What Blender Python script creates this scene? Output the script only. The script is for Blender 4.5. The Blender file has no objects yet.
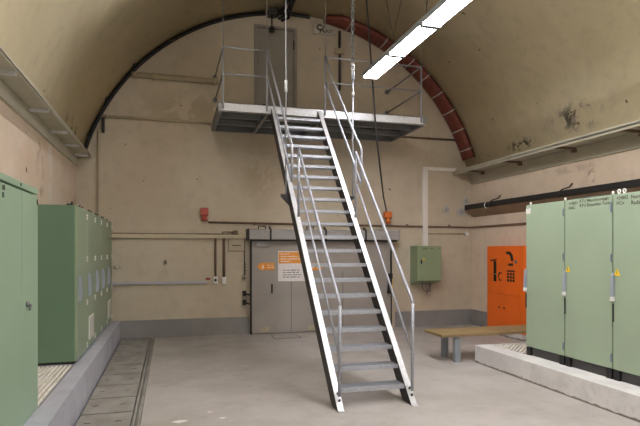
import bpy, bmesh, math, random
from mathutils import Vector, Matrix
random.seed(7)
PI = math.pi
SC = bpy.context.scene
COL = SC.collection

# ------------------------------------------------------------------ materials
def srgb(r, g, b):
    f = lambda c: (c/255/12.92) if c/255 <= .04045 else ((c/255+.055)/1.055)**2.4
    return (f(r), f(g), f(b), 1)

def new_mat(name):
    m = bpy.data.materials.new(name); m.use_nodes = True
    nt = m.node_tree
    return m, nt, nt.nodes['Principled BSDF']

def N(nt, kind, **kw):
    n = nt.nodes.new(kind)
    for k, v in kw.items():
        if hasattr(n, k): setattr(n, k, v)
    return n

def mixrgb(nt, fac, a, b, mode='MIX'):
    n = nt.nodes.new('ShaderNodeMix'); n.data_type = 'RGBA'; n.blend_type = mode
    for sock, val in ((n.inputs['Factor'], fac), (n.inputs[6], a), (n.inputs[7], b)):
        if hasattr(val, 'is_output'): nt.links.new(val, sock)
        else: sock.default_value = val
    return n.outputs[2]

def noise(nt, scale, detail=4, rough=.55, vec=None, stretch=None):
    pos = N(nt, 'ShaderNodeNewGeometry').outputs['Position'] if vec is None else vec
    if stretch:
        mp = N(nt, 'ShaderNodeMapping'); mp.inputs['Scale'].default_value = stretch
        nt.links.new(pos, mp.inputs['Vector']); pos = mp.outputs[0]
    n = N(nt, 'ShaderNodeTexNoise'); n.inputs['Scale'].default_value = scale
    n.inputs['Detail'].default_value = detail; n.inputs['Roughness'].default_value = rough
    nt.links.new(pos, n.inputs['Vector'])
    return n.outputs['Fac']

def ramp(nt, fac, p0, p1, lo=0, hi=1):
    n = N(nt, 'ShaderNodeMapRange'); n.interpolation_type = 'SMOOTHSTEP'
    nt.links.new(fac, n.inputs[0])
    n.inputs[1].default_value = p0; n.inputs[2].default_value = p1
    n.inputs[3].default_value = lo; n.inputs[4].default_value = hi
    return n.outputs[0]

def math_(nt, op, a, b=None):
    n = N(nt, 'ShaderNodeMath', operation=op)
    for i, v in enumerate((a, b)):
        if v is None: continue
        if hasattr(v, 'is_output'): nt.links.new(v, n.inputs[i])
        else: n.inputs[i].default_value = v
    return n.outputs[0]

def bump(nt, bsdf, h, strength=.2, dist=.01):
    b = N(nt, 'ShaderNodeBump'); b.inputs['Strength'].default_value = strength; b.inputs['Distance'].default_value = dist
    nt.links.new(h, b.inputs['Height']); nt.links.new(b.outputs[0], bsdf.inputs['Normal'])

def simple(name, col, rough=.5, metal=0., var=.08, scale=6., spec=.5, bmp=0.):
    m, nt, b = new_mat(name)
    c = srgb(*col)
    d = tuple(x*(1-var*2.2) for x in c[:3])+(1,)
    f = noise(nt, scale, 5)
    nt.links.new(mixrgb(nt, ramp(nt, f, .35, .7), c, d), b.inputs['Base Color'])
    b.inputs['Roughness'].default_value = rough; b.inputs['Metallic'].default_value = metal
    b.inputs['Specular IOR Level'].default_value = spec
    if bmp: bump(nt, b, noise(nt, scale*12, 3), bmp)
    return m

def spot(nt, pos, center, radius, sharp=.5):
    """mask that is 1 inside an ellipsoid round a place on a wall, ragged at its rim"""
    sub = N(nt, 'ShaderNodeVectorMath', operation='SUBTRACT'); nt.links.new(pos, sub.inputs[0]); sub.inputs[1].default_value = center
    div = N(nt, 'ShaderNodeVectorMath', operation='DIVIDE'); nt.links.new(sub.outputs[0], div.inputs[0]); div.inputs[1].default_value = radius
    ln = N(nt, 'ShaderNodeVectorMath', operation='LENGTH'); nt.links.new(div.outputs[0], ln.inputs[0])
    return ramp(nt, ln.outputs['Value'], 1, 1-sharp)

def plaster(name, col, col2, marks=(), streaks=(), speck=.69):
    m, nt, b = new_mat(name)
    pos = N(nt, 'ShaderNodeNewGeometry').outputs['Position']
    base = mixrgb(nt, ramp(nt, noise(nt, .7, 5), .35, .68), srgb(*col), srgb(*col2))
    fine = noise(nt, 5, 6, .6)
    base = mixrgb(nt, ramp(nt, fine, .45, .75, 0, .3), base, srgb(*[c*.86 for c in col2]))
    st = noise(nt, 3.2, 4, .6, stretch=(1, 1, .16))
    base = mixrgb(nt, ramp(nt, st, .55, .8, 0, .3), base, srgb(*[c*.88 for c in col]))
    for c, r, tint, amt, scale, th in marks:
        f = math_(nt, 'MULTIPLY', spot(nt, pos, c, r, .8), ramp(nt, noise(nt, scale, 6, .65), th, th+.06))
        base = mixrgb(nt, math_(nt, 'MULTIPLY', f, amt), base, srgb(*tint))
    sp = noise(nt, 7, 2, .5)
    base = mixrgb(nt, ramp(nt, sp, speck+.06, speck+.08, 0, .75), base, srgb(60, 50, 40))
    nt.links.new(base, b.inputs['Base Color'])
    b.inputs['Roughness'].default_value = .85; b.inputs['Specular IOR Level'].default_value = .25
    bump(nt, b, noise(nt, 26, 5, .6), .25, .01)
    return m

M = {}
M['vault'] = plaster('vault_plaster', (228, 216, 184), (218, 205, 172), marks=[
    ((6.26, 7.05, 3.78), (.5, .75, .3), (82, 76, 68), .9, 6, .50),
    ((6.2, 6.9, 3.75), (.6, 1.4, .5), (206, 190, 170), .6, 2.2, .5),
    ((6.31, 8.5, 3.62), (.3, .5, .14), (45, 40, 36), .95, 9, .49),
    ((-1.46, 6.4, 3.72), (.3, .5, .25), (70, 60, 46), .7, 7, .62),
    ((-1.48, 9.2, 3.62), (.3, 1.2, .25), (95, 82, 62), .6, 5, .57)])
M['wall_back'] = plaster('back_wall_plaster', (206, 194, 174), (196, 182, 162), marks=[
    ((-.09, 10.45, 1.40), (.05, .3, .10), (50, 42, 34), .9, 9, .42),
    ((-.95, 10.45, 1.33), (.12, .3, .06), (70, 60, 50), .8, 9, .48),
    ((1.75, 10.45, 3.2), (.6, .3, 1.0), (182, 164, 136), .6, 2.2, .45),
    ((.5, 10.45, 4.3), (1.6, .3, .5), (170, 156, 130), .6, 2.5, .45)])
M['wall_side'] = plaster('side_wall_plaster', (224, 206, 188), (214, 194, 172), marks=[
    ((-1.64, 8.3, 2.8), (.3, .22, .95), (226, 214, 204), .9, 2.5, .40),
    ((-1.64, 7.7, 2.6), (.3, .28, .8), (150, 130, 112), .7, 4, .5),
    ((-1.64, 7.2, 2.7), (.3, 1.4, .4), (216, 190, 170), .6, 2.0, .45),
    ((-1.64, 7.0, 2.6), (.3, .05, .05), (60, 50, 42), .9, 6, .35),
    ((6.46, 6.95, 2.85), (.3, .12, .3), (150, 132, 116), .7, 7, .45), ((6.46, 7.4, 3.0), (.3, .8, .1), (176, 156, 136), .6, 4, .45)])

def concrete(name, col, col2, rough=.6, sc=1.3, pits=True, foot=0):
    m, nt, b = new_mat(name)
    base = mixrgb(nt, ramp(nt, noise(nt, sc, 6, .6), .38, .66), srgb(*col), srgb(*col2))
    base = mixrgb(nt, ramp(nt, noise(nt, sc*7, 6, .65), .5, .75, 0, .35), base, srgb(*[c*.8 for c in col2]))
    if pits:
        base = mixrgb(nt, ramp(nt, noise(nt, 14, 2), .74, .77, 0, .6), base, srgb(90, 80, 70))
    if foot:        # crumbled dark joint where the plinth meets the floor
        sx = N(nt, 'ShaderNodeSeparateXYZ'); nt.links.new(N(nt, 'ShaderNodeNewGeometry').outputs['Position'], sx.inputs[0])
        h = math_(nt, 'SUBTRACT', sx.outputs['Z'], math_(nt, 'MULTIPLY', math_(nt, 'SUBTRACT', noise(nt, 9, 5, .7), .42), foot*2.2))
        base = mixrgb(nt, ramp(nt, h, foot*.75, foot*.45, 0, .85), base, srgb(104, 92, 82))
    nt.links.new(base, b.inputs['Base Color'])
    r = ramp(nt, noise(nt, sc*2, 4), .3, .7, rough-.08, rough+.1)
    nt.links.new(r, b.inputs['Roughness']); b.inputs['Specular IOR Level'].default_value = .4
    bump(nt, b, noise(nt, 40, 4), .1, .005)
    return m
M['floor'] = concrete('floor_concrete', (180, 174, 171), (168, 161, 156), .5, .9)
M['slab'] = concrete('slab_concrete', (156, 152, 147), (142, 137, 131), .75, 2.5)
M['plinth_grey'] = concrete('painted_plinth', (186, 187, 198), (176, 177, 188), .6, 1.5, False)
M['plinth_white'] = concrete('bare_plinth', (222, 219, 218), (206, 203, 202), .7, 1.5, True, .03)
M['base_grey'] = concrete('baseboard_paint', (150, 147, 146), (140, 137, 136), .6, 1.5, False)

def galv(name, col, rough, metal):
    m, nt, b = new_mat(name)
    v = N(nt, 'ShaderNodeTexVoronoi'); v.inputs['Scale'].default_value = 40
    nt.links.new(N(nt, 'ShaderNodeNewGeometry').outputs['Position'], v.inputs['Vector'])
    f = ramp(nt, v.outputs['Color'], 0, 1, 0, 1)
    nt.links.new(mixrgb(nt, f, srgb(*col), srgb(*[c*.93 for c in col])), b.inputs['Base Color'])
    b.inputs['Roughness'].default_value = rough; b.inputs['Metallic'].default_value = metal
    return m
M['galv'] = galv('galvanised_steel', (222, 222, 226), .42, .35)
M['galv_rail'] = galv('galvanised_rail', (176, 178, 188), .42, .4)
M['galv_dull'] = galv('dull_galvanised_steel', (142, 143, 144), .55, .4)  # darkened partly to carry the shade under the platform
M['tread'] = galv('tread_steel', (190, 193, 202), .45, .45)
M['green_cab'] = simple('green_cabinet_paint', (161, 178, 153), .42, var=.03, scale=1.5)
M['green_left'] = simple('left_cabinet_paint', (155, 182, 156), .42, var=.03, scale=1.5)
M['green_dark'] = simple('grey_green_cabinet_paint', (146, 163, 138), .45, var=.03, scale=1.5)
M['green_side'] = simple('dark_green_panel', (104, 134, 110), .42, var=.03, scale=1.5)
M['green_box'] = simple('green_box_paint', (144, 162, 130), .4, var=.03, scale=3)
M['orange'] = simple('orange_paint', (246, 112, 28), .38, var=.04, scale=2)
M['sign_orange'] = simple('sign_orange', (236, 156, 66), .45, var=.02)
M['siren_orange'] = simple('siren_orange', (228, 122, 56), .4, var=.05)
M['siren_red'] = simple('siren_red', (196, 88, 74), .4, var=.06)
M['red_duct'] = simple('dark_red_rubber', (122, 60, 48), .65, var=.15, scale=9)
M['door_grey'] = simple('door_grey_paint', (164, 157, 151), .5, var=.06, scale=1.6)
M['door_upper'] = simple('upper_door_paint', (150, 143, 133), .55, var=.05, scale=2)
M['housing'] = simple('housing_grey', (168, 164, 162), .45, var=.06, scale=3)
M['black'] = simple('black_rubber', (22, 20, 20), .55, var=.1)
M['black_paint'] = simple('black_paint', (34, 32, 33), .5, var=.1)
M['base_dark'] = simple('cabinet_base_grey', (78, 76, 78), .5, var=.1)
M['handle_grey'] = simple('handle_grey', (172, 178, 192), .4, .2, var=.03)
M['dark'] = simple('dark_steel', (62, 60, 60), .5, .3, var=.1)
M['white'] = simple('white_plastic', (232, 230, 226), .4, var=.02)
M['sign_white'] = simple('sign_white', (238, 232, 232), .5, var=.02)
M['print'] = simple('printed_ink', (62, 58, 56), .6, var=.02)
M['print_white'] = simple('white_ink', (250, 240, 224), .6, var=.02)
M['blue_grey'] = simple('blue_grey_paint', (128, 138, 156), .45, var=.04)
M['leg_grey'] = simple('bench_leg_paint', (150, 156, 164), .5, var=.05)
M['pipe_tan'] = simple('tan_painted_pipe', (182, 168, 142), .6, var=.06)
M['pipe_brown'] = simple('brown_pipe', (118, 94, 76), .55, var=.08)
M['trunk_white'] = simple('white_trunking', (240, 233, 228), .5, var=.03)
M['yellow'] = simple('warning_yellow', (246, 206, 40), .5, var=.02)
M['vent'] = simple('vent_cream', (236, 236, 226), .5, var=.03)
M['shelf'] = simple('shelf_paint', (192, 186, 168), .6, var=.06, scale=3)
M['vent_tan'] = simple('panel_tan', (196, 182, 158), .6, var=.04)
M['cream'] = simple('cream_trunking', (206, 192, 166), .6, var=.05)
M['tray_tan'] = simple('tray_tan', (150, 130, 108), .6, var=.08)
M['rail_pale'] = simple('pale_rail', (186, 186, 196), .5, var=.03)
M['red_label'] = simple('red_label', (170, 60, 50), .5, var=.04)
M['exit_board'] = simple('weathered_board', (196, 188, 172), .6, var=.08, scale=20)
M['patch'] = simple('pale_grey_seal', (196, 190, 184), .7, var=.06, scale=12)
M['bar_light'] = simple('grating_bar_cream', (244, 238, 230), .5, var=.04)
M['bar_gap'] = simple('grating_pan_dark', (126, 116, 110), .7, var=.08)

def wood():
    m, nt, b = new_mat('bench_wood')
    g = noise(nt, 4, 6, .6, stretch=(1, 14, 14))
    nt.links.new(mixrgb(nt, ramp(nt, g, .35, .7), srgb(158, 134, 96), srgb(128, 106, 72)), b.inputs['Base Color'])
    b.inputs['Roughness'].default_value = .55
    return m
M['wood'] = wood()
def emis(name, col, s):
    m, nt, b = new_mat(name)
    b.inputs['Base Color'].default_value = (.8, .8, .8, 1)
    b.inputs['Emission Color'].default_value = col; b.inputs['Emission Strength'].default_value = s
    return m
M['tube'] = emis('lit_diffuser', (.985, .98, 1, 1), 38)
M['fill_tube'] = emis('fill_tube_glow', (.985, .98, 1, 1), 88)
M['fill_glow'] = emis('fill_window_glow', (.93, .96, 1, 1), 1.0)  # glow of the window added as fill

# ------------------------------------------------------------------ geometry helpers
def box(bm, x0, x1, y0, y1, z0, z1, bev=0):
    vs = [bm.verts.new(p) for p in ((x0,y0,z0),(x1,y0,z0),(x1,y1,z0),(x0,y1,z0),(x0,y0,z1),(x1,y0,z1),(x1,y1,z1),(x0,y1,z1))]
    fs = [bm.faces.new([vs[i] for i in f]) for f in ((0,3,2,1),(4,5,6,7),(0,1,5,4),(1,2,6,5),(2,3,7,6),(3,0,4,7))]
    if bev:
        es = {e for f in fs for e in f.edges}
        bmesh.ops.bevel(bm, geom=list(es), offset=bev, segments=2, affect='EDGES', profile=.5)
    return bm

def tube(bm, pts, r, n=8, cap=True):
    pts = [Vector(p) for p in pts]
    rings = []
    up = None
    for i, p in enumerate(pts):
        if i == 0: d = pts[1]-p
        elif i == len(pts)-1: d = p-pts[i-1]
        else: d = (pts[i+1]-p).normalized()+(p-pts[i-1]).normalized()
        d.normalize()
        if up is None:
            up = Vector((0,0,1)) if abs(d.z) < .9 else Vector((1,0,0))
        a = d.cross(up)
        if a.length < 1e-4: a = d.cross(Vector((0,1,0)))
        a.normalize(); b = a.cross(d).normalized(); up = b
        rings.append([bm.verts.new(p+a*(r*math.cos(2*PI*k/n))+b*(r*math.sin(2*PI*k/n))) for k in range(n)])
    for q in range(len(rings)-1):
        A, B = rings[q], rings[q+1]
        for k in range(n):
            f = bm.faces.new((A[k], A[(k+1)%n], B[(k+1)%n], B[k])); f.smooth = True
    if cap:
        bm.faces.new(rings[0][::-1]); bm.faces.new(rings[-1])
    return bm

def prism(bm, poly, axis, a, b):
    """extrude a 2-D polygon along an axis: X takes (y,z), Y takes (x,z), Z takes (x,y)"""
    def P(u, v, w):
        return {'X': (w,u,v), 'Y': (u,w,v), 'Z': (u,v,w)}[axis]
    A = [bm.verts.new(P(u,v,a)) for u, v in poly]; B = [bm.verts.new(P(u,v,b)) for u, v in poly]
    n = len(poly)
    bm.faces.new(A[::-1]); bm.faces.new(B)
    for i in range(n): bm.faces.new((A[i], A[(i+1)%n], B[(i+1)%n], B[i]))
    return bm

def disc(bm, c, axis, r0, r1, h, n=20):
    """tapered drum, base centre c, axis vector"""
    ax = Vector(axis).normalized(); c = Vector(c)
    t = Vector((0,0,1)) if abs(ax.z) < .9 else Vector((1,0,0))
    a = ax.cross(t).normalized(); b = ax.cross(a)
    R = []
    for rr, hh in ((r0, 0), (r1, h)):
        R.append([bm.verts.new(c+ax*hh+a*(rr*math.cos(2*PI*k/n))+b*(rr*math.sin(2*PI*k/n))) for k in range(n)])
    for k in range(n): bm.faces.new((R[0][k], R[0][(k+1)%n], R[1][(k+1)%n], R[1][k])).smooth = True
    bm.faces.new(R[0][::-1]); bm.faces.new(R[1])
    return bm

def NB(): return bmesh.new()

def wloc(o):
    v = Vector((0,0,0))
    while o: v += o.location; o = o.parent
    return v

def obj(name, bm, m, parent=None, label=None, stuff=False):
    """link one mesh object; bm is in world coordinates"""
    bmesh.ops.recalc_face_normals(bm, faces=bm.faces)
    if parent is None:
        xs = [v.co.x for v in bm.verts]; ys = [v.co.y for v in bm.verts]; zs = [v.co.z for v in bm.verts]
        org = Vector(((min(xs)+max(xs))/2, (min(ys)+max(ys))/2, min(zs))); loc = org
    else:
        org = wloc(parent); loc = Vector((0,0,0))
    bmesh.ops.translate(bm, verts=bm.verts, vec=-org)
    me = bpy.data.meshes.new(name); bm.to_mesh(me); bm.free()
    me.materials.append(M[m])
    o = bpy.data.objects.new(name, me); o.location = loc; COL.objects.link(o)
    if parent: o.parent = parent
    if label: o['label'] = label
    if stuff: o['kind'] = 'stuff'
    return o

def tag(o, label, cat, group=None):
    o['label'] = label; o['category'] = cat
    if group: o['group'] = group
    return o

def thing(name, label, cat, loc, group=None):
    o = bpy.data.objects.new(name, None); o.location = loc; o.empty_display_size = .1; COL.objects.link(o)
    return tag(o, label, cat, group)

def struct(name, bm, m):
    o = obj(name, bm, m); o['kind'] = 'structure'; return o

def copy_tree(src, loc, label):
    c = src.copy(); COL.objects.link(c); c.location = loc; c['label'] = label
    for ch in list(src.children):
        d = ch.copy(); COL.objects.link(d); d.parent = c
        for g in list(ch.children):
            e = g.copy(); COL.objects.link(e); e.parent = d
    return c

def text(name, s, size, origin, xdir, ydir, m, parent, thick=.0012, align='LEFT', space=1.0):
    cu = bpy.data.curves.new(name, 'FONT'); cu.body = s; cu.size = size; cu.extrude = thick; cu.align_x = align
    cu.offset = size*.008; cu.space_line = space; cu.resolution_u = 2
    t = bpy.data.objects.new(name, cu); COL.objects.link(t)
    dg = bpy.context.evaluated_depsgraph_get(); dg.update()
    me = bpy.data.meshes.new_from_object(t.evaluated_get(dg))
    bpy.data.objects.remove(t); bpy.data.curves.remove(cu)
    X = Vector(xdir); Y = Vector(ydir); Z = X.cross(Y)
    mt = Matrix((X, Y, Z)).transposed().to_4x4(); mt.translation = Vector(origin)-wloc(parent)
    me.transform(mt); me.materials.clear(); me.materials.append(M[m])
    o = bpy.data.objects.new(name, me); COL.objects.link(o); o.parent = parent
    return o
BX, BY = (1,0,0), (0,0,1)          # reading axes on surfaces that face the room's near end (-Y)
RX = (0,-1,0)                      # ... on surfaces facing -X
LX = (0,1,0)                       # ... on surfaces facing +X

# ------------------------------------------------------------------ setting
XL, XR, YB, YF = -1.64, 6.46, 10.45, -4.0
LPX_ = -.88
CX, CZ, RV = 2.41, 2.32, 4.10
ZS = 3.345

b = NB(); box(b, -.27, XR+.2, YF-.2, YB+.2, -.2, 0); box(b, XL-.2, -.27, YF-.2, YB+.2, -.2, -.05)
struct('floor', b, 'floor')
struct('trim_3', box(NB(), LPX_, -.365, YF, YB, -.055, -.0495), 'dark')
struct('wall_left', box(NB(), XL-.2, XL, YF-.2, YB+.2, -.2, ZS), 'wall_side')
struct('wall_right', box(NB(), XR, XR+.2, YF-.2, YB+.2, -.2, ZS), 'wall_side')
a0 = math.asin((ZS-CZ)/RV)
arc = [(CX+RV*math.cos(a0+(PI-2*a0)*k/72), CZ+RV*math.sin(a0+(PI-2*a0)*k/72)) for k in range(73)]
out = [(CX+(RV+.2)*math.cos(a0+(PI-2*a0)*k/72), CZ+(RV+.2)*math.sin(a0+(PI-2*a0)*k/72)) for k in range(73)]
b = NB()
rows = []
for y in (YF-.2, YB+.2):
    rows.append(([b.verts.new((x,y,z)) for x, z in arc], [b.verts.new((x,y,z)) for x, z in out]))
for k in range(72):
    f = b.faces.new((rows[0][0][k], rows[0][0][k+1], rows[1][0][k+1], rows[1][0][k])); f.smooth = True
    f = b.faces.new((rows[0][1][k], rows[1][1][k], rows[1][1][k+1], rows[0][1][k+1])); f.smooth = True
    b.faces.new((rows[0][0][k], rows[0][1][k], rows[0][1][k+1], rows[0][0][k+1]))
    b.faces.new((rows[1][0][k], rows[1][0][k+1], rows[1][1][k+1], rows[1][1][k]))
for k in (0, 72):
    b.faces.new((rows[0][0][k], rows[1][0][k], rows[1][1][k], rows[0][1][k]))
struct('ceiling', b, 'vault')
prof = [(XL-.1, -.1), (XR+.1, -.1), (XR+.1, ZS-.01)]+[(CX+(RV+.1)*math.cos(t), CZ+(RV+.1)*math.sin(t)) for t in [a0+(PI-2*a0)*k/48 for k in range(49)]]+[(XL-.1, ZS-.01)]
struct('wall_back', prism(NB(), prof, 'Y', YB, YB+.2), 'wall_back')
struct('wall_front', prism(NB(), prof, 'Y', YF-.2, YF), 'wall_back')

b = NB(); box(b, -.3, 5.1, YF-.001, YF+.06, .9, 1.0); box(b, -.3, 5.1, YF-.001, YF+.06, 4.3, 4.4)
for x in (-.3, 1.45, 3.2, 5.0): box(b, x, x+.1, YF-.001, YF+.06, 1.0, 4.3)
wn = struct('added_fill_window', b, 'housing')  # added window behind the camera, unseen, its glow fills the room
obj('pane', box(NB(), -.25, 5.05, YF+.005, YF+.02, .95, 4.35), 'fill_glow', wn)

# plinths under the cabinets, painted skirting bands
LPX, LPZ = -.88, .34
b = NB(); box(b, XL, -1.05, YF, 4.87, -.05, LPZ); box(b, XL, -1.05, 6.60, YB, -.05, LPZ)
box(b, -1.05, LPX, YF, YB, -.05, LPZ); box(b, XL, -1.05, 4.87, 6.60, -.05, LPZ-.07)
struct('trim_1', b, 'plinth_grey')
RPX, RPZ, RPY = 4.316, .25, 6.88
b = NB(); box(b, RPX, 4.59, YF, RPY, 0, RPZ); box(b, 4.59, XR, YF, 6.05, 0, RPZ); box(b, 4.59, XR, 6.05, RPY, 0, RPZ-.05)
box(b, 4.59, XR, RPY-.04, RPY, 0, RPZ)
struct('trim_2', b, 'plinth_white')
b = NB(); box(b, LPX, 1.50, YB-.02, YB, 0, .335); box(b, 4.62, XR, YB-.02, YB, 0, .335)
struct('baseboard_back', b, 'base_grey')
struct('baseboard_right', box(NB(), XR-.02, XR, RPY, YB-.02, 0, .335), 'base_grey')

# ------------------------------------------------------------------ trench slabs and gratings
ords = ['nearest the back wall', 'second from the back wall', 'third from the back wall', 'fourth from the back wall', 'fifth from the back wall',
        'sixth from the back wall', 'seventh from the back wall', 'eighth from the back wall', 'ninth from the back wall', 'tenth from the back wall']
edges = [10.43-.585*k for k in range(11)]
for k in range(10):
    y1, y0 = edges[k]-.017, edges[k+1]+.017
    root = thing('trench_cover_slab', 'worn grey concrete trench slab in the floor strip beside left plinth, '+ords[k], 'floor slab', (-.575, (y0+y1)/2, -.05), 'trench slabs along the left plinth')
    obj('slab', box(NB(), LPX+.02, -.365, y0, y1, -.05, -.001, .004), 'slab', root)
    for xx in (-.76, -.48):
        obj('lifting_slot', box(NB(), xx-.03, xx+.03, (y0+y1)/2-.008, (y0+y1)/2+.008, -.002, .0012), 'dark', root)
b = NB(); box(b, -.345, -.325, YF, YB-.03, -.05, .001); box(b, -.30, -.275, YF, YB-.03, -.05, .001); box(b, -.326, -.299, YF, YB-.03, -.05, -.03)
tag(obj('trench_edge_rail', b, 'slab'), 'narrow grooved edge strip along the right side of the trench slabs', 'edge strip')

def grating_bars(x0, x1, y0, y1, z, pitch, w):
    b = NB(); n = int((x1-x0)/pitch)
    for i in range(n):
        xx = x0+pitch*(i+.5); box(b, xx-w/2, xx+w/2, y0, y1, z-.025, z, .003)
    return b
for nm, y0, y1, lab in (('floor_grating', 4.88, 5.78, 'cream ribbed floor grating on left plinth beside the near cabinet front'),
                        ('floor_grating', 5.795, 6.59, 'cream ribbed floor grating on left plinth against the dark green cabinet side')):
    r = thing(nm, lab, 'grating', (-1.34, (y0+y1)/2, LPZ-.07), 'ribbed gratings on left plinth')
    obj('ribs', grating_bars(-1.63, -1.055, y0, y1, LPZ, .047, .028), 'bar_light', r)
    obj('pan', box(NB(), -1.635, -1.052, y0, y1, LPZ-.07, LPZ-.028), 'base_dark', r)
r = thing('floor_grating', 'cream diagonal ribbed grating on the end of right plinth behind bench', 'grating', (5.5, 6.45, RPZ-.05))
b = NB()
x0, x1, y0, y1 = 4.595, XR-.01, 6.055, RPY-.045
s = x0-(y1-y0)
while s < x1:
    pts = []
    w = .046
    # a 45 degree rib cut to the grating's rectangle
    a_ = max(s, x0); e_ = min(s+(y1-y0), x1)
    if e_-a_ > .05:
        p0 = (a_, y0+a_-s); p1 = (e_-w, y0+e_-w-s)
        poly = [p0, (p0[0]+w, p0[1]), (p1[0]+w, p1[1]), p1]
        prism(b, poly, 'Z', RPZ-.022, RPZ)
    s += .072
obj('ribs', b, 'bar_light', r); obj('pan', box(NB(), 4.592, XR, 6.05, RPY-.04, RPZ-.05, RPZ-.025), 'bar_gap', r)

# floor hatch frame and flakes
r = thing('floor_hatch', 'thin dark rectangular hatch outline in the floor before the grey door', 'hatch', (2.12, 9.9, 0))
b = NB(); box(b, 1.87, 2.38, 9.70, 9.715, 0, .003); box(b, 1.87, 1.885, 9.70, 10.1, 0, .003); box(b, 2.365, 2.38, 9.70, 10.1, 0, .003); box(b, 1.87, 2.38, 10.085, 10.1, 0, .003)
obj('frame', b, 'dark', r); obj('plate', box(NB(), 1.886, 2.364, 9.716, 10.084, 0, .0015), 'floor', r)
def flake(x, y, s, lab, a):
    b = NB(); n = 7
    prism(b, [(x+s*(1.6 if k % 2 else 1)*math.cos(2*PI*k/n)*2.2, y+s*(.8+.4*(k % 3))*math.sin(2*PI*k/n)) for k in range(n)], 'Z', 0, .002)
    tag(obj('paint_flake', b, 'white'), lab, 'flake', 'white flakes on the floor')
flake(.10, 5.27, .028, 'largest white flake on the floor, left of the staircase foot', 0)
flake(.50, 5.27, .014, 'small white flake right of the largest flake on the floor', 0)
flake(.39, 5.50, .009, 'tiny white flake on the floor behind the two bigger flakes', 0)

# ------------------------------------------------------------------ wall ledges
def ledge(side):
    left = side == 'left'
    xw, xe, s = (XL, -1.38, 1) if left else (XR, 6.0, -1)
    r = thing('wall_ledge', ('narrow' if left else 'wide')+' cream cable ledge high along the '+side+' wall on brackets', 'ledge', (xw, 5, 3.1))
    X = lambda a, c: (min(a, c), max(a, c))
    b = NB(); box(b, *X(xw, xe), YF, YB-.01, 3.335, 3.355); box(b, *X(xe, xe-s*.012), YF, YB-.01, 3.325 if left else 3.30, 3.385)
    obj('shelf_panel', b, 'shelf', r)
    obj('wall_beam', box(NB(), *X(xw, xw+s*.035), YF, YB-.01, 3.11 if not left else 3.165, 3.334), 'shelf', r)
    ys = [5.6, 7.0, 8.2, 9.2, 10.1] if left else [5.95, 7.25, 8.65, 9.9]
    for y in ys+[4.2, 2.8]:
        b = NB(); box(b, *X(xw+s*.036, xe-s*.02), y-.02, y+.02, 3.298, 3.334)
        if not left: box(b, *X(xw+s*.036, xw+s*.10), y-.03, y+.03, 3.255, 3.297)
        obj('bracket', b, 'galv' if left else 'pipe_brown', r)
ledge('left'); ledge('right')

# ------------------------------------------------------------------ staircase
SL = (4.06)/(8.84-5.13)                 # rise over run
def sy(z): return 5.13+z/SL
LN = math.hypot(1, SL); DY, DZ = 1/LN, SL/LN         # along the flight
NY, NZ = -DZ, DY                                     # up and out of the flight's front
stair = thing('steel_staircase', 'long steep galvanised steel staircase with open grating treads rising to the platform', 'staircase', (2.07, 5.2, 0))
def slope_prism(b, x0, x1, d0, d1, z0=0, z1=4.06):
    """bar along the flight between front depths d0..d1 (measured back from the front line)"""
    p = []
    for zz, d in ((z0, d0), (z0, d1), (z1, d1), (z1, d0)):
        # cut horizontally at both ends
        p.append((sy(zz)+d/DZ, zz))
    prism(b, p, 'X', x0, x1)
for sgn, xw in ((-1, 1.645), (1, 2.463)):
    f0, f1 = xw, xw+.065
    b = NB(); slope_prism(b, f0, f1, 0, .009); st = obj('stringer', b, 'galv', stair)
    b = NB(); slope_prism(b, xw, xw+.008, .0092, .17); slope_prism(b, f0, f1, .161, .17); obj('web', b, 'dark', st, 'dark web and rear flange')  # web and rear flange darker than the front flange
    b = NB(); box(b, f0, f1, 5.10, 5.36, 0, .012); obj('foot_plate', b, 'galv', st)
    for zz in (.09, .15):
        b = NB(); c = Vector((xw+.036, sy(zz), zz)); disc(b, c, (0, NY, NZ), .013, .013, .022, 8)
        obj('bolt', b, 'dark', st)
def tread_mesh(z):
    y = sy(z)+.013; x0, x1 = 1.655, 2.462
    b = NB(); box(b, x0, x1, y, y+.012, z-.042, z); box(b, x0, x1, y+.012, y+.03, z-.006, z); box(b, x0, x1, y+.195, y+.2, z-.035, z)
    box(b, x0, x0+.005, y, y+.2, z-.045, z); box(b, x1-.005, x1, y, y+.2, z-.045, z)
    for k in range(5): box(b, x0, x1, y+.055+k*.03, y+.058+k*.03, z-.03, z-.001)
    for k in range(1, 27): xx = x0+.806*k/27; box(b, xx-.0015, xx+.0015, y+.03, y+.195, z-.012, z-.002)
    return b
RISE = 4.06/22
for k in range(1, 22): obj('tread', tread_mesh(RISE*k), 'tread', stair)
# lower flight rails
rr = .018
for sgn, x in ((-1, 1.68), (1, 2.50)):
    b = NB(); tube(b, [(x, 7.0, 3.02), (x, 5.22, 1.13), (x, 5.185, 1.07)], rr, 10); obj('handrail', b, 'galv_rail', stair)
    b = NB(); tube(b, [(x, 6.95, 2.56), (x, 5.20, .56)], .014, 8); obj('mid_rail', b, 'galv_rail', stair)
    b = NB(); tube(b, [(x, 5.185, 1.08), (x, 5.20, .14)], rr, 10); obj('post', b, 'galv_rail', stair)
    b = NB(); tube(b, [(x, 7.0, 3.02), (x, 7.0, 2.10)], rr, 10); obj('post', b, 'galv_rail', stair)
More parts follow.
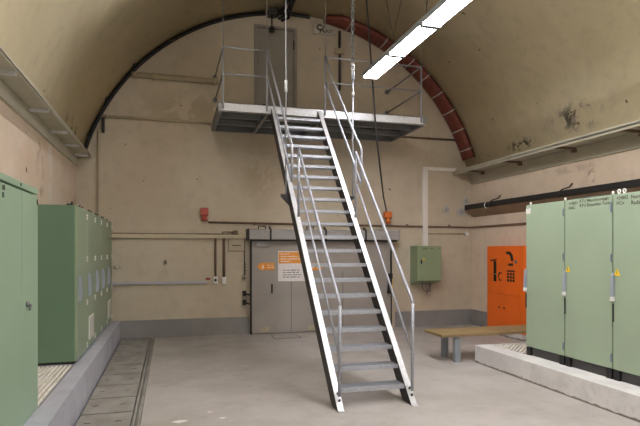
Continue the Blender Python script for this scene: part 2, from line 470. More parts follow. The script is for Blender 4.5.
# upper flight rails, ending in a closed loop outside the lower ones
for sgn, x, xp in ((-1, 1.565, 1.57), (1, 2.55, 2.595)):
    top = [(xp, 8.80, 5.0), (x, 8.3, 4.47), (x, 7.2, 3.33), (x, 6.93, 3.08), (x, 6.90, 3.03), (x, 6.90, 2.60), (x, 6.93, 2.57), (x, 7.3, 3.0), (x, 8.4, 4.16), (xp, 8.80, 4.55)]
    b = NB(); tube(b, top, .017, 10); obj('handrail', b, 'galv_rail', stair)
    # bracket that the hanging rod holds
    e, t = (1.645, 1.525) if sgn < 0 else (2.472, 2.64)
    b = NB(); prism(b, [(e, 2.45), (t, 2.45), (t, 2.42), (e, 2.29)], 'Y', 7.435, 7.465); obj('hanger_bracket', b, 'dark', stair)

# ------------------------------------------------------------------ platform
PX0, PX1, PY0, PZ = .77, 4.53, 8.86, 4.09
plat = thing('suspended_platform', 'galvanised steel landing platform hung on the back wall at the stair top', 'platform', (2.65, YB, 3.95))
def chan(b, y, s):
    box(b, PX0, PX1, *sorted((y, y+s*.008)), PZ-.14, PZ); box(b, PX0, PX1, *sorted((y, y+s*.06)), PZ-.008, PZ); box(b, PX0, PX1, *sorted((y, y+s*.06)), PZ-.14, PZ-.132)
b = NB(); chan(b, PY0, 1); obj('front_beam', b, 'galv', plat)
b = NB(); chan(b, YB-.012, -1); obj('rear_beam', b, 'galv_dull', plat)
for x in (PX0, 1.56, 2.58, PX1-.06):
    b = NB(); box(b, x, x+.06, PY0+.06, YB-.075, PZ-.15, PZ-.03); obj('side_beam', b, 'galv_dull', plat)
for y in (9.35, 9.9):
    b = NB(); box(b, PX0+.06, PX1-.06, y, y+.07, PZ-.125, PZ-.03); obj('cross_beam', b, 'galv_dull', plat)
obj('deck_plate', box(NB(), PX0, PX1, PY0+.005, YB-.005, PZ-.028, PZ+.004), 'dark', plat)  # dark colour stands in for the shade on the galvanised underside
for x in (PX0-.012, PX1-.058):
    b = NB(); box(b, x, x+.07, PY0-.012, PY0-.001, PZ-.12, PZ-.01); obj('corner_plate', b, 'galv_dull', plat)
for x in (.84, 1.57, 2.595, 4.43):
    b = NB(); tube(b, [(x, PY0-.022, PZ-.10), (x, PY0-.022, 5.03)], .016, 10); obj('guard_post', b, 'galv_rail', plat)
for z in (4.56, 5.0):
    for xa, xb in ((.84, 1.57), (2.595, 4.43)):
        b = NB(); tube(b, [(xa, PY0-.022, z), (xb, PY0-.022, z)], .014, 8); obj('guard_rail', b, 'galv_rail', plat)
    for x in (.84, 4.43):
        b = NB(); tube(b, [(x, PY0-.02, z), (x, YB-.01, z)], .014, 8); disc(b, (x, YB-.012, z), (0,1,0), .05, .05, .011, 12); obj('side_rail', b, 'galv_dull', plat)

def vz(x): return CZ+math.sqrt(RV**2-(x-CX)**2)
# suspension rods
for x, lab in ((.84, 'thin steel hanging rod above far left corner of the platform rail'), (1.57, 'thin steel hanging rod above the platform post left of the stair top'),
               (2.595, 'thin steel hanging rod above the platform post right of the stair top'), (4.43, 'thin steel hanging rod above the right end of the platform rail')):
    b = NB(); tube(b, [(x, PY0-.022, 5.03), (x, PY0-.022, vz(x)-.002)], .007, 8)
    tag(obj('hanging_rod', b, 'galv_dull'), lab, 'rod', 'hanging rods over the platform')
r = thing('stair_hanger', 'slim steel rod with small turnbuckle holding the left stair stringer', 'hanger', (1.60, 7.45, 2.452))
b = NB(); tube(b, [(1.60, 7.45, 2.452), (1.60, 7.45, vz(1.60)-.002)], .011, 8); obj('rod', b, 'galv_rail', r)
b = NB(); tube(b, [(1.60, 7.45, 3.92), (1.60, 7.45, 3.96), (1.60, 7.45, 4.04), (1.60, 7.45, 4.08)], .022, 8); obj('turnbuckle', b, 'galv', r)
r = thing('stair_hanger', 'hoist chain with hook and rod holding the right stair stringer', 'hanger', (2.615, 7.45, 2.45))
b = NB(); tube(b, [(2.615, 7.45, 2.45), (2.615, 7.45, 4.2)], .012, 8); obj('rod', b, 'galv_rail', r)
b = NB()
zz = 4.42; i = 0; ztop = vz(2.615)-.005
while zz < ztop-.02:
    ax = (1,0) if i % 2 else (0,1)
    pts = [(2.615+.022*math.cos(t)*ax[0], 7.45+.022*math.cos(t)*ax[1], zz+.025+.03*math.sin(t)) for t in [2*PI*k/8 for k in range(9)]]
    tube(b, pts, .009, 5, False); zz += .044; i += 1
obj('chain', b, 'galv_dull', r)
b = NB(); tube(b, [(2.615, 7.45, 4.36), (2.615, 7.45, 4.43)], .03, 10); tube(b, [(2.615, 7.45, 4.18), (2.615, 7.45, 4.36)], .024, 10); obj('hook_block', b, 'galv', r)
b = NB(); tube(b, [(2.615, 7.425, 4.30), (2.615, 7.41, 4.24), (2.615, 7.425, 4.18), (2.615, 7.45, 4.17)], .011, 8); obj('hook', b, 'blue_grey', r, 'blue hook')
b = NB(); tube(b, [(2.615, 7.45, 3.93), (2.615, 7.45, 4.0)], .022, 8); obj('turnbuckle', b, 'galv', r)

# ------------------------------------------------------------------ strip lights
PIT = 1.06
def luminaire(xc, y0, y1, z, lab):
    LX0, LX1, LZ = xc-.13, xc+.13, z
    r0 = thing('strip_light', lab, 'light', (xc, (y0+y1)/2, LZ), 'strip lights in the ceiling row')
    b = NB(); box(b, LX0-.006, LX0, y0, y1, LZ-.004, LZ+.07); box(b, LX1, LX1+.006, y0, y1, LZ-.004, LZ+.07)
    box(b, LX0, LX1, y0, y0+.034, LZ-.03, LZ+.07); box(b, LX0, LX1, y1-.034, y1, LZ-.03, LZ+.07)
    prism(b, [(LX0-.006, LZ+.07), (LX1+.006, LZ+.07), (LX1-.06, LZ+.11), (LX0+.06, LZ+.11)], 'Y', y0, y1)
    obj('housing', b, 'galv_dull', r0)
    obj('diffuser', box(NB(), LX0+.0005, LX1-.0005, y0+.0345, y1-.0345, LZ+.001, LZ+.02), 'tube', r0)
    for s in (-1, 1):
        b = NB(); xt = xc+s*.33
        tube(b, [(xc, y0+.1, LZ+.11), (xc, y0+.1, LZ+.3), (xt, y0+.1, vz(xt)-.002)], .005, 6); obj('hanging_wire', b, 'dark', r0)
    return r0
labs = ['lit white strip light panel nearest the back wall', 'lit white strip light panel in the middle of the three seen', 'lit white strip light panel nearest the viewer, cut by the picture top']
number = ['first', 'second', 'third', 'fourth', 'fifth', 'sixth', 'seventh']
for k in range(9):
    y1 = 8.20-PIT*k
    luminaire(3.18, y1-PIT+.01, y1, 4.50, labs[k] if k < 3 else 'lit white strip light panel %s beyond the picture top in the same row' % number[k-3])
# added bare-tube fill battens, unseen above the frame, to brighten the left vault
for k in range(5):
    y1 = 7.6-1.25*k; y0 = y1-1.2; xc, z = .25, 5.3
    r0 = thing('fill_batten', 'added bare-tube fill batten, %s of an unseen row beyond the picture top' % number[k], 'light', (xc, (y0+y1)/2, z), 'added fill battens')
    obj('housing', box(NB(), xc-.02, xc+.02, y0, y1, z+.05, z+.09, .006), 'galv_dull', r0)
    for y in (y0, y1-.03): obj('lamp_holder', box(NB(), xc-.015, xc+.015, y, y+.03, z-.02, z+.049), 'white', r0)
    b = NB(); tube(b, [(xc, y0+.031, z), (xc, y1-.031, z)], .018, 12); obj('fill_lamp', b, 'fill_tube', r0)
    for y in (y0+.2, y1-.2):
        b = NB(); tube(b, [(xc, y, z+.09), (xc, y, vz(xc)-.002)], .006, 6); obj('hanging_rod', b, 'dark', r0)
# ------------------------------------------------------------------ cables on the ceiling
A = lambda t, rad: (CX+rad*math.cos(t), CZ+rad*math.sin(t))
t0, t1 = PI-.28, PI/2+.145
r = thing('arch_cable', 'thick black cable clipped along the arch of vault and back wall', 'cable', (-1.4, 10.36, 3.7))
b = NB(); tube(b, [(A(t0+(t1-t0)*k/40, RV-.045)[0], YB-.045, A(t0+(t1-t0)*k/40, RV-.045)[1]) for k in range(41)], .033, 10); obj('cable', b, 'black', r)
for t in (PI-.34, PI-.52, PI-.72):
    x, z = A(t, RV-.04); x2, z2 = A(t+.015, RV-.13)
    b = NB(); tube(b, [(x, YB-.10, z), (x+.01, YB-.17, z+.07)], .016, 6); obj('clip', b, 'black_paint', r)
b = NB(); tube(b, [(A(1.66-.17*k/8, RV-.035)[0], YB-.035, A(1.66-.17*k/8, RV-.035)[1]) for k in range(9)], .03, 10)
tag(obj('ceiling_cable', b, 'dark'), 'thin dark pipe on the arch between upper door top and red duct', 'cable')
r = thing('red_duct', 'dark red duct with pale straps curving along vault above the right end', 'duct', (5.4, 10.2, 3.4))
b = NB()
ta, tb = 1.42, .33
secs = []
for k in range(45):
    t = ta+(tb-ta)*k/44
    w = .42*min(1, .5+k/6)
    ring = []
    for rad, yy in ((RV-.012, YB-.02), (RV-.075, YB-.03), (RV-.11, YB-.03-w*.25), (RV-.11, YB-.03-w*.75), (RV-.075, YB-.03-w), (RV-.012, YB-.03-w)):
        x, z = A(t, rad); ring.append(b.verts.new((x, yy, z)))
    secs.append(ring)
for p, q in zip(secs, secs[1:]):
    for i in range(6):
        b.faces.new((p[i], p[(i+1) % 6], q[(i+1) % 6], q[i])).smooth = True
b.faces.new(secs[0]); b.faces.new(secs[-1][::-1])
obj('duct_body', b, 'red_duct', r)
for t in (1.30, 1.10, .93, .82, .71, .60, .49, .38):
    b = NB(); pr = []
    for rad, yy in ((RV-.005, YB-.012), (RV-.08, YB-.016), (RV-.122, YB-.13), (RV-.122, YB-.36), (RV-.08, YB-.464), (RV-.005, YB-.468)):
        pr.append((rad, yy))
    A1 = [b.verts.new((A(t-.003, q)[0], y, A(t-.003, q)[1])) for q, y in pr]; A2 = [b.verts.new((A(t+.003, q)[0], y, A(t+.003, q)[1])) for q, y in pr]
    for i in range(5): b.faces.new((A1[i], A1[i+1], A2[i+1], A2[i]))
    obj('strap', b, 'patch', r)
# bunch of cables under the crown
for k, (dx, rr_, lab) in enumerate(((0, .028, 'black cable on crown of vault nearest the junction box'), (.07, .022, 'black cable in the middle of the bunch under the vault crown'), (.14, .026, 'black cable rightmost in the bunch under the vault crown'))):
    b = NB(); pts = []
    for i in range(14):
        y = 10.3-i*.36; x = 2.10+dx+.03*math.sin(i*1.3+k); pts.append((x, y, vz(x)-.05-.03*k-.05*abs(math.sin(i*.9+k))))
    pts = [(2.02+dx*.8, 10.38, 6.28-.03*k)]+pts
    tube(b, pts, rr_, 8); tag(obj('ceiling_cable', b, 'black'), lab, 'cable', 'cables along the vault crown')
r = thing('emergency_lamp', 'small dark lamp hanging from a box above the upper door', 'lamp', (1.93, 10.3, 6.33))
obj('junction_box', box(NB(), 1.86, 2.02, 10.2, 10.44, 6.27, 6.38, .006), 'dark', r)
b = NB(); tube(b, [(1.93, 10.3, 6.27), (1.93, 10.3, 6.04)], .016, 8); obj('stem', b, 'dark', r)
b = NB(); disc(b, (1.93, 10.3, 6.05), (0,0,-1), .03, .06, .05, 14); disc(b, (1.93, 10.3, 6.0), (0,0,-1), .06, .045, .06, 14); obj('lamp_head', b, 'black', r)
r = thing('pull_cable', 'slack dark cable hanging before platform down to the orange siren', 'cable', (4.42, 10.3, 2.44))
b = NB(); tube(b, [(3.29, 8.72, vz(3.29)-.003), (3.306, 8.72, 6.2), (3.343, 8.72, 5.69), (3.40, 8.72, 4.99), (3.494, 8.72, 3.76), (3.72, 9.10, 3.22), (4.15, 9.95, 2.72), (4.40, 10.38, 2.46)], .016, 8); obj('cable', b, 'dark', r)

# ------------------------------------------------------------------ upper door, sign, conduits on the back wall
b = NB(); box(b, 1.60, 1.66, YB-.05, YB, PZ+.004, 6.06); box(b, 2.40, 2.46, YB-.05, YB, PZ+.004, 6.06); box(b, 1.60, 2.46, YB-.05, YB, 6.06, 6.11)
d = struct('door_2', b, 'door_upper')
obj('door_panel', box(NB(), 1.665, 2.395, YB-.03, YB, PZ+.02, 6.05, .004), 'door_upper', d)
obj('hinge', box(NB(), 2.385, 2.41, YB-.055, YB-.031, 5.68, 5.86), 'dark', d)
b = NB(); tube(b, [(1.76, YB-.03, 4.52), (1.76, YB-.07, 4.52), (1.86, YB-.07, 4.52)], .012, 8); obj('door_handle', b, 'dark', d)

r = thing('exit_sign', 'weathered pale board with black mark and letters beside the upper door', 'sign', (3.03, YB-.03, 6.02))
obj('board', box(NB(), 2.80, 3.27, YB-.045, YB-.03, 6.05, 6.27, .012), 'exit_board', r)
obj('backing', box(NB(), 2.86, 3.2, YB-.03, YB, 6.1, 6.2), 'dark', r)
b = NB()
tube(b, [(2.94+.055*math.cos(t), YB-.049, 6.19+.05*math.sin(t)) for t in [.6+4.6*k/14 for k in range(15)]], .012, 6)
tube(b, [(3.05, YB-.049, 6.24), (2.96, YB-.049, 6.13), (2.94, YB-.049, 6.08)], .011, 6); tube(b, [(2.98, YB-.049, 6.16), (3.06, YB-.049, 6.08)], .011, 6)
obj('symbol', b, 'black', r)
text('lettering', 'XIT', .10, (3.06, YB-.046, 6.10), BX, BY, 'print', r)
r = thing('conduit', 'dark vertical conduit with small white box right of the pale board', 'conduit', (3.37, YB, 4.9))
b = NB(); tube(b, [(3.37, YB-.03, 6.17), (3.37, YB-.03, 4.95)], .025, 8); obj('pipe', b, 'dark', r)
b = NB(); box(b, 3.26, 3.44, YB-.09, YB, 5.69, 5.80, .008); obj('switch_box', b, 'pipe_tan', r)

def pipe_y(name, x0, x1, z, rad, m, lab, off=None, cat='pipe', clips=()):
    off = off or rad+.004
    r = thing(name, lab, cat, ((x0+x1)/2, YB, z))
    b = NB(); tube(b, [(x0, YB-off, z), (x1, YB-off, z)], rad, 12); obj('pipe', b, m, r)
    for c in clips:
        b = NB(); box(b, c-.012, c+.012, YB-off-rad-.004, YB, z-rad-.005, z+rad+.005); obj('clip', b, m, r)
    return r
pipe_y('wall_pipe', -.68, .90, 4.90, .055, 'pipe_tan', 'thick tan pipe on the upper left of back wall ending behind platform rail', clips=(-.6, -.3, .82))
pipe_y('wall_pipe', -1.22, .76, 4.10, .028, 'pipe_tan', 'thin tan pipe on back wall level with platform, left of it', clips=(-1.1, 0))
pipe_y('wall_pipe', 4.55, 6.07, 4.07, .022, 'pipe_brown', 'thin brown pipe on back wall level with platform, right of it', clips=(5.4,))
r = thing('wall_pipe', 'long thin brown pipe from red siren across back wall and along right wall', 'pipe', (3.6, YB, 2.17))
b = NB(); tube(b, [(.71, YB-.024, 2.185), (6.40, YB-.024, 2.15), (6.436, YB-.06, 2.15), (6.436, 4.0, 2.15)], .02, 10); obj('pipe', b, 'pipe_brown', r)
for x in (1.6, 3.2, 4.9, 5.9):
    b = NB(); box(b, x-.012, x+.012, YB-.05, YB, 2.14, 2.205); obj('clip', b, 'pipe_brown', r)
r = thing('wall_pipe', 'vertical tan pipe in the left corner of back wall', 'pipe', (-1.26, YB, .34))
b = NB(); tube(b, [(-1.26, YB-.03, LPZ), (-1.26, YB-.03, 3.86)], .022, 10); obj('pipe', b, 'pipe_tan', r)
obj('end_cap', box(NB(), -1.20, -1.15, YB-.08, YB, 3.80, 4.06), 'black_paint', r)
r = thing('cable_trunking', 'long cream cable trunking on back wall from left cabinets to the grey door', 'trunking', (.2, YB, 1.9))
b = NB(); box(b, -1.30, 1.435, YB-.07, YB, 1.875, 1.95, .004); obj('trunking', b, 'cream', r)
b = NB(); tube(b, [(-1.3, YB-.03, 1.96), (1.3, YB-.03, 1.96)], .009, 6); obj('pipe', b, 'pipe_brown', r)
b = NB(); tube(b, [(.97, YB-.05, 1.95), (.99, YB-.05, 2.0), (1.18, YB-.05, 2.0), (1.2, YB-.05, 1.98)], .010, 6); obj('cable', b, 'dark', r)
obj('small_box', box(NB(), 1.19, 1.27, YB-.09, YB-.01, 1.95, 2.03, .006), 'pipe_brown', r)
r = thing('wall_rail', 'pale blue-grey horizontal rail low on the back wall left of switches', 'rail', (-.3, YB, 1.0))
b = NB(); box(b, -1.34, .68, YB-.06, YB-.015, 1.01, 1.055, .006); obj('rail', b, 'rail_pale', r)
for x in (-1.0, -.2, .55): obj('bracket', box(NB(), x-.02, x+.02, YB-.015, YB, .99, 1.07), 'rail_pale', r)

# sirens
def siren(x, z, m, lab, w, h, horn):
    r = thing('alarm_siren', lab, 'siren', (x, YB, z))
    obj('base', box(NB(), x-w/2, x+w/2, YB-.11, YB, z, z+h, .014), m, r)
    b = NB(); disc(b, (x, YB-.07, z), (0,-.25,-1), horn*.55, horn, .11, 18); obj('horn', b, m, r)
    obj('neck_seal', box(NB(), x-w/2+.012, x+w/2-.012, YB-.085, YB-.01, z-.012, z+.001), 'dark', r)
siren(.635, 2.32, 'siren_red', 'red alarm siren on the back wall left of the grey door', .15, .135, .068)
siren(4.43, 2.33, 'siren_orange', 'orange alarm siren on the back wall right of the staircase', .17, .13, .06)

# switches left of the door
def switch(x, z, lab, top, rad, m):
    r = thing('wall_switch', lab, 'switch', (x, YB, z), 'white switches under dark conduits')
    obj('body', box(NB(), x-.04, x+.04, YB-.075, YB, z, z+.14, .008), 'white', r)
    obj('button', box(NB(), x-.018, x+.018, YB-.082, YB-.074, z+.045, z+.095), m, r)
    b = NB(); tube(b, [(x, YB-.028, z+.14), (x, YB-.028, top)], rad, 8); obj('conduit', b, 'pipe_brown', r)
switch(.845, 1.0, 'white switch with black button and conduit, left of the two beside grey door', 1.885, .022, 'black')
switch(1.01, .985, 'plain white switch under dark conduit, right of the two beside grey door', 1.885, .026, 'vent')
tag(obj('red_label', box(NB(), .66, .75, YB-.006, YB, 1.075, 1.11), 'red_label'), 'small dark red label plate left of the white switches', 'label plate')
r = thing('wall_panel', 'flat grey-beige square access panel under trunking left of the door', 'panel', (1.25, YB, 1.61))
obj('frame', box(NB(), 1.09, 1.42, YB-.02, YB, 1.62, 1.875, .006), 'pipe_tan', r); obj('cover', box(NB(), 1.105, 1.405, YB-.03, YB-.019, 1.64, 1.86, .004), 'vent_tan', r)
obj('slot', box(NB(), 1.17, 1.34, YB-.034, YB-.029, 1.73, 1.745), 'dark', r)
r = thing('pull_chain', 'thin dark pull chain with round knob left of grey door', 'chain', (1.41, YB, 1.1))
b = NB(); tube(b, [(1.41, YB-.02, 1.88), (1.41, YB-.02, 1.15)], .009, 6)
for k in range(9): disc(b, (1.41+.012*(k % 2), YB-.03, 1.16+.03*k), (0,-1,0), .014, .014, .012, 8)
obj('chain', b, 'dark', r)
b = NB(); disc(b, (1.40, YB, 1.10), (0,-1,0), .05, .045, .05, 16); obj('knob_base', b, 'pipe_tan', r); b = NB(); disc(b, (1.40, YB-.05, 1.10), (0,-1,0), .022, .018, .03, 12); obj('knob', b, 'dark', r)

# ------------------------------------------------------------------ sliding door
DY0, DY1 = 10.30, 10.41
d = struct('door_1', box(NB(), 1.535, 4.46, DY0, DY1, .015, 1.93, .004), 'door_grey')
b = NB()
obj('edge_strip', box(NB(), 1.515, 1.5345, DY0-.012, DY1, .0, 1.93), 'black', d)
obj('edge_strip', box(NB(), 4.4605, 4.48, DY0-.012, DY1, .0, 1.93), 'black', d)
for x, z0 in ((2.32, .03), (3.4, .03)): obj('seam_strip', box(NB(), x-.004, x+.004, DY0-.003, DY0, z0, 1.2), 'dark', d)
obj('seam_strip', box(NB(), 1.56, 2.60, DY0-.002, DY0, .835, .841), 'housing', d)
obj('latch', box(NB(), 1.915, 1.945, DY0-.03, DY0, .80, .98, .006), 'dark', d)
obj('kick_plate', box(NB(), 1.72, 1.88, DY0-.004, DY0, .05, .14), 'pipe_tan', d)
obj('kick_plate', box(NB(), 2.66, 2.83, DY0-.004, DY0, .05, .14), 'pipe_tan', d)
obj('catch_plate', box(NB(), 1.62, 1.84, DY0-.05, DY0, 1.72, 1.83, .006), 'housing', d)
# notice board
nb = obj('notice_board', box(NB(), 2.05, 2.60, DY0-.012, DY0, 1.03, 1.625, .003), 'sign_white', d, 'white notice board with orange head and lines of print')
obj('header', box(NB(), 2.065, 2.585, DY0-.016, DY0-.012, 1.385, 1.61), 'sign_orange', nb)
def print_lines(parent, x0, z0, widths, h, gap, m, y, wl):
    b = NB()
    for i, w in enumerate(widths):
        x = x0
        while x < x0+w:
            L = random.uniform(*wl); L = min(L, x0+w-x)
            if L > .008:
                n = max(1, int(L/.011))
                for q in range(n):
                    hh = h*random.choice((.65, .65, .75, 1))
                    xx = x+q*L/n; box(b, xx, xx+L/n*.72, y-.0015, y, z0-i*gap, z0-i*gap+hh)
            x += L+.016
    return obj('lettering', b, m, parent)
print_lines(nb, 2.10, 1.56, (.18, .36, .46, .22), .026, .049, 'print_white', DY0-.016, (.12, .2))
print_lines(nb, 2.15, 1.24, (.34, .34, .36, .35), .022, .045, 'print', DY0-.012, (.05, .11))
for x0, s, z, tx in ((1.64, -1, 1.255, '6'), (2.98, 1, 1.245, '7')):
    if s < 0: poly = [(x0, z+.072), (x0+.06, z), (x0+.34, z), (x0+.34, z+.145), (x0+.06, z+.145)]
    else: poly = [(x0-.34, z), (x0-.06, z), (x0, z+.072), (x0-.06, z+.145), (x0-.34, z+.145)]
    a = obj('arrow_sign', prism(NB(), poly, 'Y', DY0-.006, DY0), 'sign_orange', d, 'orange arrow sign pointing '+('left' if s < 0 else 'right'))
    text('lettering', tx, .115, (x0+.085 if s < 0 else x0-.14, DY0-.0065, z+.03), BX, BY, 'print_white', a)
    print_lines(a, x0+.2 if s < 0 else x0-.32, z+.085, (.11, .13), .024, .045, 'print_white', DY0-.006, (.05, .08))
r = thing('door_rail_housing', 'long grey box housing over the top of the grey sliding door', 'housing', (3.0, YB, 1.9))
b = NB(); prism(b, [(YB, 2.10), (10.22, 2.10), (10.16, 2.07), (10.16, 1.90), (10.20, 1.895), (10.20, 1.935), (YB, 1.935)], 'X', 1.47, 4.58); obj('cover', b, 'housing', r)
obj('gap_shade', box(NB(), 1.50, 4.55, 10.19, 10.30, 1.862, 1.894), 'black', r)  # black strip painting in the shade of the gap below the cover
for x in (1.44, 4.581): obj('end_cap', box(NB(), x, x+.029, 10.15, YB, 1.885, 2.10, .004), 'dark' if x < 2 else 'housing', r)
for x in (1.88, 3.0, 3.85):
    b = NB(); prism(b, [(10.30, 2.101), (10.16, 2.101), (10.145, 2.085), (10.145, 1.89), (10.158, 1.89), (10.158, 2.075), (10.22, 2.112), (10.30, 2.16)], 'X', x-.018, x+.018); obj('bracket', b, 'dark', r)
for x in (1.68, 2.66):
    b = NB(); tube(b, [(x, 10.38, 2.10), (x, 10.38, 2.16), (x+.14, 10.38, 2.16), (x+.14, 10.38, 2.10)], .012, 6); obj('lifting_loop', b, 'dark', r)
r.location.z -= .04
r = thing('door_latch', 'black latch levers on the wall at left edge of the grey door', 'latch', (1.45, YB, .6))
for z in (.80, .62):
    b = NB(); box(b, 1.37, 1.44, YB-.07, YB, z-.05, z+.05, .006); tube(b, [(1.40, YB-.08, z), (1.44, YB-.15, z-.005), (1.509, YB-.17, z-.03)], .016, 8); obj('lever', b, 'black_paint', r)
r = thing('door_weight', 'long black weight hanging at the right edge of the grey door', 'weight', (4.40, DY0-.06, .75))
b = NB(); tube(b, [(4.40, DY0-.05, .74), (4.41, DY0-.05, .79), (4.425, DY0-.05, 1.0), (4.43, DY0-.05, 1.13), (4.43, DY0-.05, 1.16)], .05, 12); obj('weight_body', b, 'black', r)
b = NB(); tube(b, [(4.43, DY0-.05, 1.15), (4.40, 10.18, 1.858)], .007, 6); obj('wire', b, 'dark', r)
obj('yellow_tape', box(NB(), 4.452, 4.458, DY0-.1, DY0-.001, .78, 1.06), 'yellow', r)

# ------------------------------------------------------------------ green wall box and trunking to the right
r = thing('wall_box', 'green steel electrical box on back wall right of staircase', 'electrical box', (5.26, YB, .9))
b = NB(); prism(b, [(YB, .90), (YB, 1.735), (10.13, 1.735), (10.13, 1.0)], 'X', 4.975, 5.545); obj('box_body', b, 'green_box', r)
obj('door', box(NB(), 4.982, 5.538, 10.114, 10.13, 1.005, 1.73, .004), 'green_box', r)
obj('lock', box(NB(), 5.055, 5.085, 10.10, 10.114, 1.36, 1.44, .005), 'black', r)
b = NB(); prism(b, [(5.10, 1.44), (5.16, 1.44), (5.13, 1.495)], 'Y', 10.111, 10.114); obj('warning_sticker', b, 'yellow', r)
text('lettering', '+HB11', .042, (5.10, 10.1135, 1.665), BX, BY, 'print', r); text('lettering', 'HB', .045, (5.28, 10.1135, 1.665), BX, BY, 'print', r); text('lettering', 'o', .04, (5.485, 10.1135, 1.67), BX, BY, 'print', r)
for k, (x, dz) in enumerate(((5.17, .0), (5.26, .03), (5.33, .01))):
    b = NB(); tube(b, [(x, 10.27, .96), (x, 10.27, .87), (x+.04, 10.28, .79-dz), (5.30, 10.32, .76-dz), (5.40-x*.005, 10.34, .80), (5.42-.03*k, 10.34, .93)], .012, 6); obj('cable_loop', b, 'galv_dull', r)
r = thing('cable_trunking', 'pale flat trunking rising from the green box and turning to right ledge', 'trunking', (5.3, YB, 1.74))
b = NB(); box(b, 5.255, 5.375, YB-.05, YB, 1.738, 3.45, .004); obj('vertical_run', b, 'trunk_white', r)
b = NB(); box(b, 5.378, 6.05, YB-.05, YB, 3.375, 3.45, .004); obj('horizontal_run', b, 'trunk_white', r)
r = thing('thin_pipe', 'thin cream pipe with white round end right of pale trunking', 'pipe', (5.85, YB, 2.0))
b = NB(); tube(b, [(5.38, YB-.015, 2.01), (6.32, YB-.015, 2.005)], .012, 8); obj('pipe', b, 'pipe_tan', r)
b = NB(); disc(b, (6.34, YB, 2.005), (0,-1,0), .055, .04, .05, 16); obj('end_knob', b, 'white', r)
for x, z, rd, lab in ((5.84, 2.53, .10, 'round pale wall seal nearest the trunking'), (6.20, 2.50, .11, 'round pale wall seal just left of the black cable tray'), (6.32, 2.735, .085, 'small round pale wall seal above the black cable tray end')):
    r = thing('wall_seal', lab, 'wall seal', (x, YB, z), 'round pale seals on the back wall')
    b = NB(); disc(b, (x, YB, z), (0,-1,0), rd, rd*.95, .012, 22); obj('seal', b, 'patch', r); b = NB(); disc(b, (x+.01, YB-.012, z), (0,-1,0), rd*.6, rd*.55, .006, 18); obj('core', b, 'housing', r)

# ------------------------------------------------------------------ cable tray on the right wall
r = thing('cable_tray', 'black cable tray running along the right wall above green cabinets', 'cable tray', (6.38, 7, 2.5))
b = NB(); box(b, 6.24, 6.252, 3.0, 10.36, 2.525, 2.635); obj('lip', b, 'black_paint', r)
b = NB(); prism(b, [(6.24, 2.525), (6.455, 2.375), (6.455, 2.385), (6.24, 2.535)], 'Y', 3.0, 10.36); obj('tray_sheet', b, 'tray_tan', r)  # tan sheet sloping from the lip down to the wall
b = NB(); tube(b, [(6.30, 3.0, 2.57), (6.30, 10.3, 2.57)], .045, 10); tube(b, [(6.385, 3.0, 2.55), (6.385, 10.3, 2.55)], .04, 10); obj('cable', b, 'black', r)
for y in (9.4, 7.4, 5.6):
    b = NB(); tube(b, [(6.235, y, 2.52), (6.23, y, 2.62), (6.28, y-.02, 2.66), (6.40, y-.04, 2.70), (6.448, y-.05, 2.76)], .012, 6); obj('tray_hook', b, 'dark', r)
b = NB(); tube(b, [(6.26+.05*math.cos(t), 9.55, 2.57+.06*math.sin(t)) for t in [2*PI*k/20 for k in range(21)]], .008, 6, False); obj('white_tie', b, 'white', r, 'white cable tie')

# ------------------------------------------------------------------ orange cabinet
OX, OY0, OY1 = 6.2, 8.25, 9.44
r = thing('orange_cabinet', 'bright orange fire equipment cabinet standing on right wall beside green cabinets', 'cabinet', (6.33, 8.85, .1))
obj('body', box(NB(), OX+.02, XR-.021, OY0, OY1, .10, 1.73, .004), 'orange', r)
obj('upper_door', box(NB(), OX, OX+.018, OY0+.16, OY1-.006, .80, 1.724, .004), 'orange', r)
obj('lower_door', box(NB(), OX, OX+.018, OY0+.16, OY1-.006, .108, .793, .004), 'orange', r)
obj('side_strip', box(NB(), OX, OX+.018, OY0+.004, OY0+.152, .108, 1.724, .004), 'orange', r)
obj('base', box(NB(), OX-.06, XR-.021, OY0, OY1+.03, 0, .095), 'plinth_white', r, 'pale concrete base')
# printed extinguisher, hose and telephone signs
def flat(name, poly, m='black'):
    """(y,z) outline printed on the cabinet front"""
    obj(name, prism(NB(), poly, 'X', OX-.003, OX), m, r)
def rect(y0, y1, z0, z1): return [(y0,z0),(y1,z0),(y1,z1),(y0,z1)]
flat('extinguisher_print', [(9.21,1.03),(9.12,1.03),(9.12,1.40),(9.14,1.44),(9.19,1.44),(9.21,1.40)])
flat('extinguisher_print', [(9.32,1.455),(9.10,1.475),(9.09,1.46),(9.2,1.435),(9.32,1.43)])
flat('extinguisher_print', rect(9.12, 9.21, 1.17, 1.18), 'print_white')
flat('hose_print', [(9.07,1.15),(9.02,1.22),(8.94,1.21),(8.94,1.19),(9.0,1.19),(9.04,1.13),(9.0,1.07),(8.94,1.08),(8.94,1.06),(9.02,1.045)])
flat('telephone_print', [(8.80,1.62),(8.68,1.62),(8.60,1.55),(8.58,1.44),(8.65,1.44),(8.67,1.53),(8.72,1.57),(8.80,1.57)])
flat('telephone_print', [(8.74,1.39),(8.60,1.40),(8.58,1.35),(8.74,1.35)])
flat('keypad_print', rect(8.54, 8.78, 1.235, 1.265))
for i in range(3):
    for j in range(3): flat('keypad_print', rect(8.545+.085*i, 8.605+.085*i, 1.05+.06*j, 1.095+.06*j))
b = NB(); disc(b, (OX, 8.50, 1.43), (-1,0,0), .035, .03, .02, 14); obj('lock', b, 'galv_dull', r)
b = NB(); disc(b, (OX, 9.02, .53), (-1,0,0), .018, .018, .015, 10); disc(b, (OX, 8.86, .53), (-1,0,0), .018, .018, .015, 10); obj('knob', b, 'dark', r)

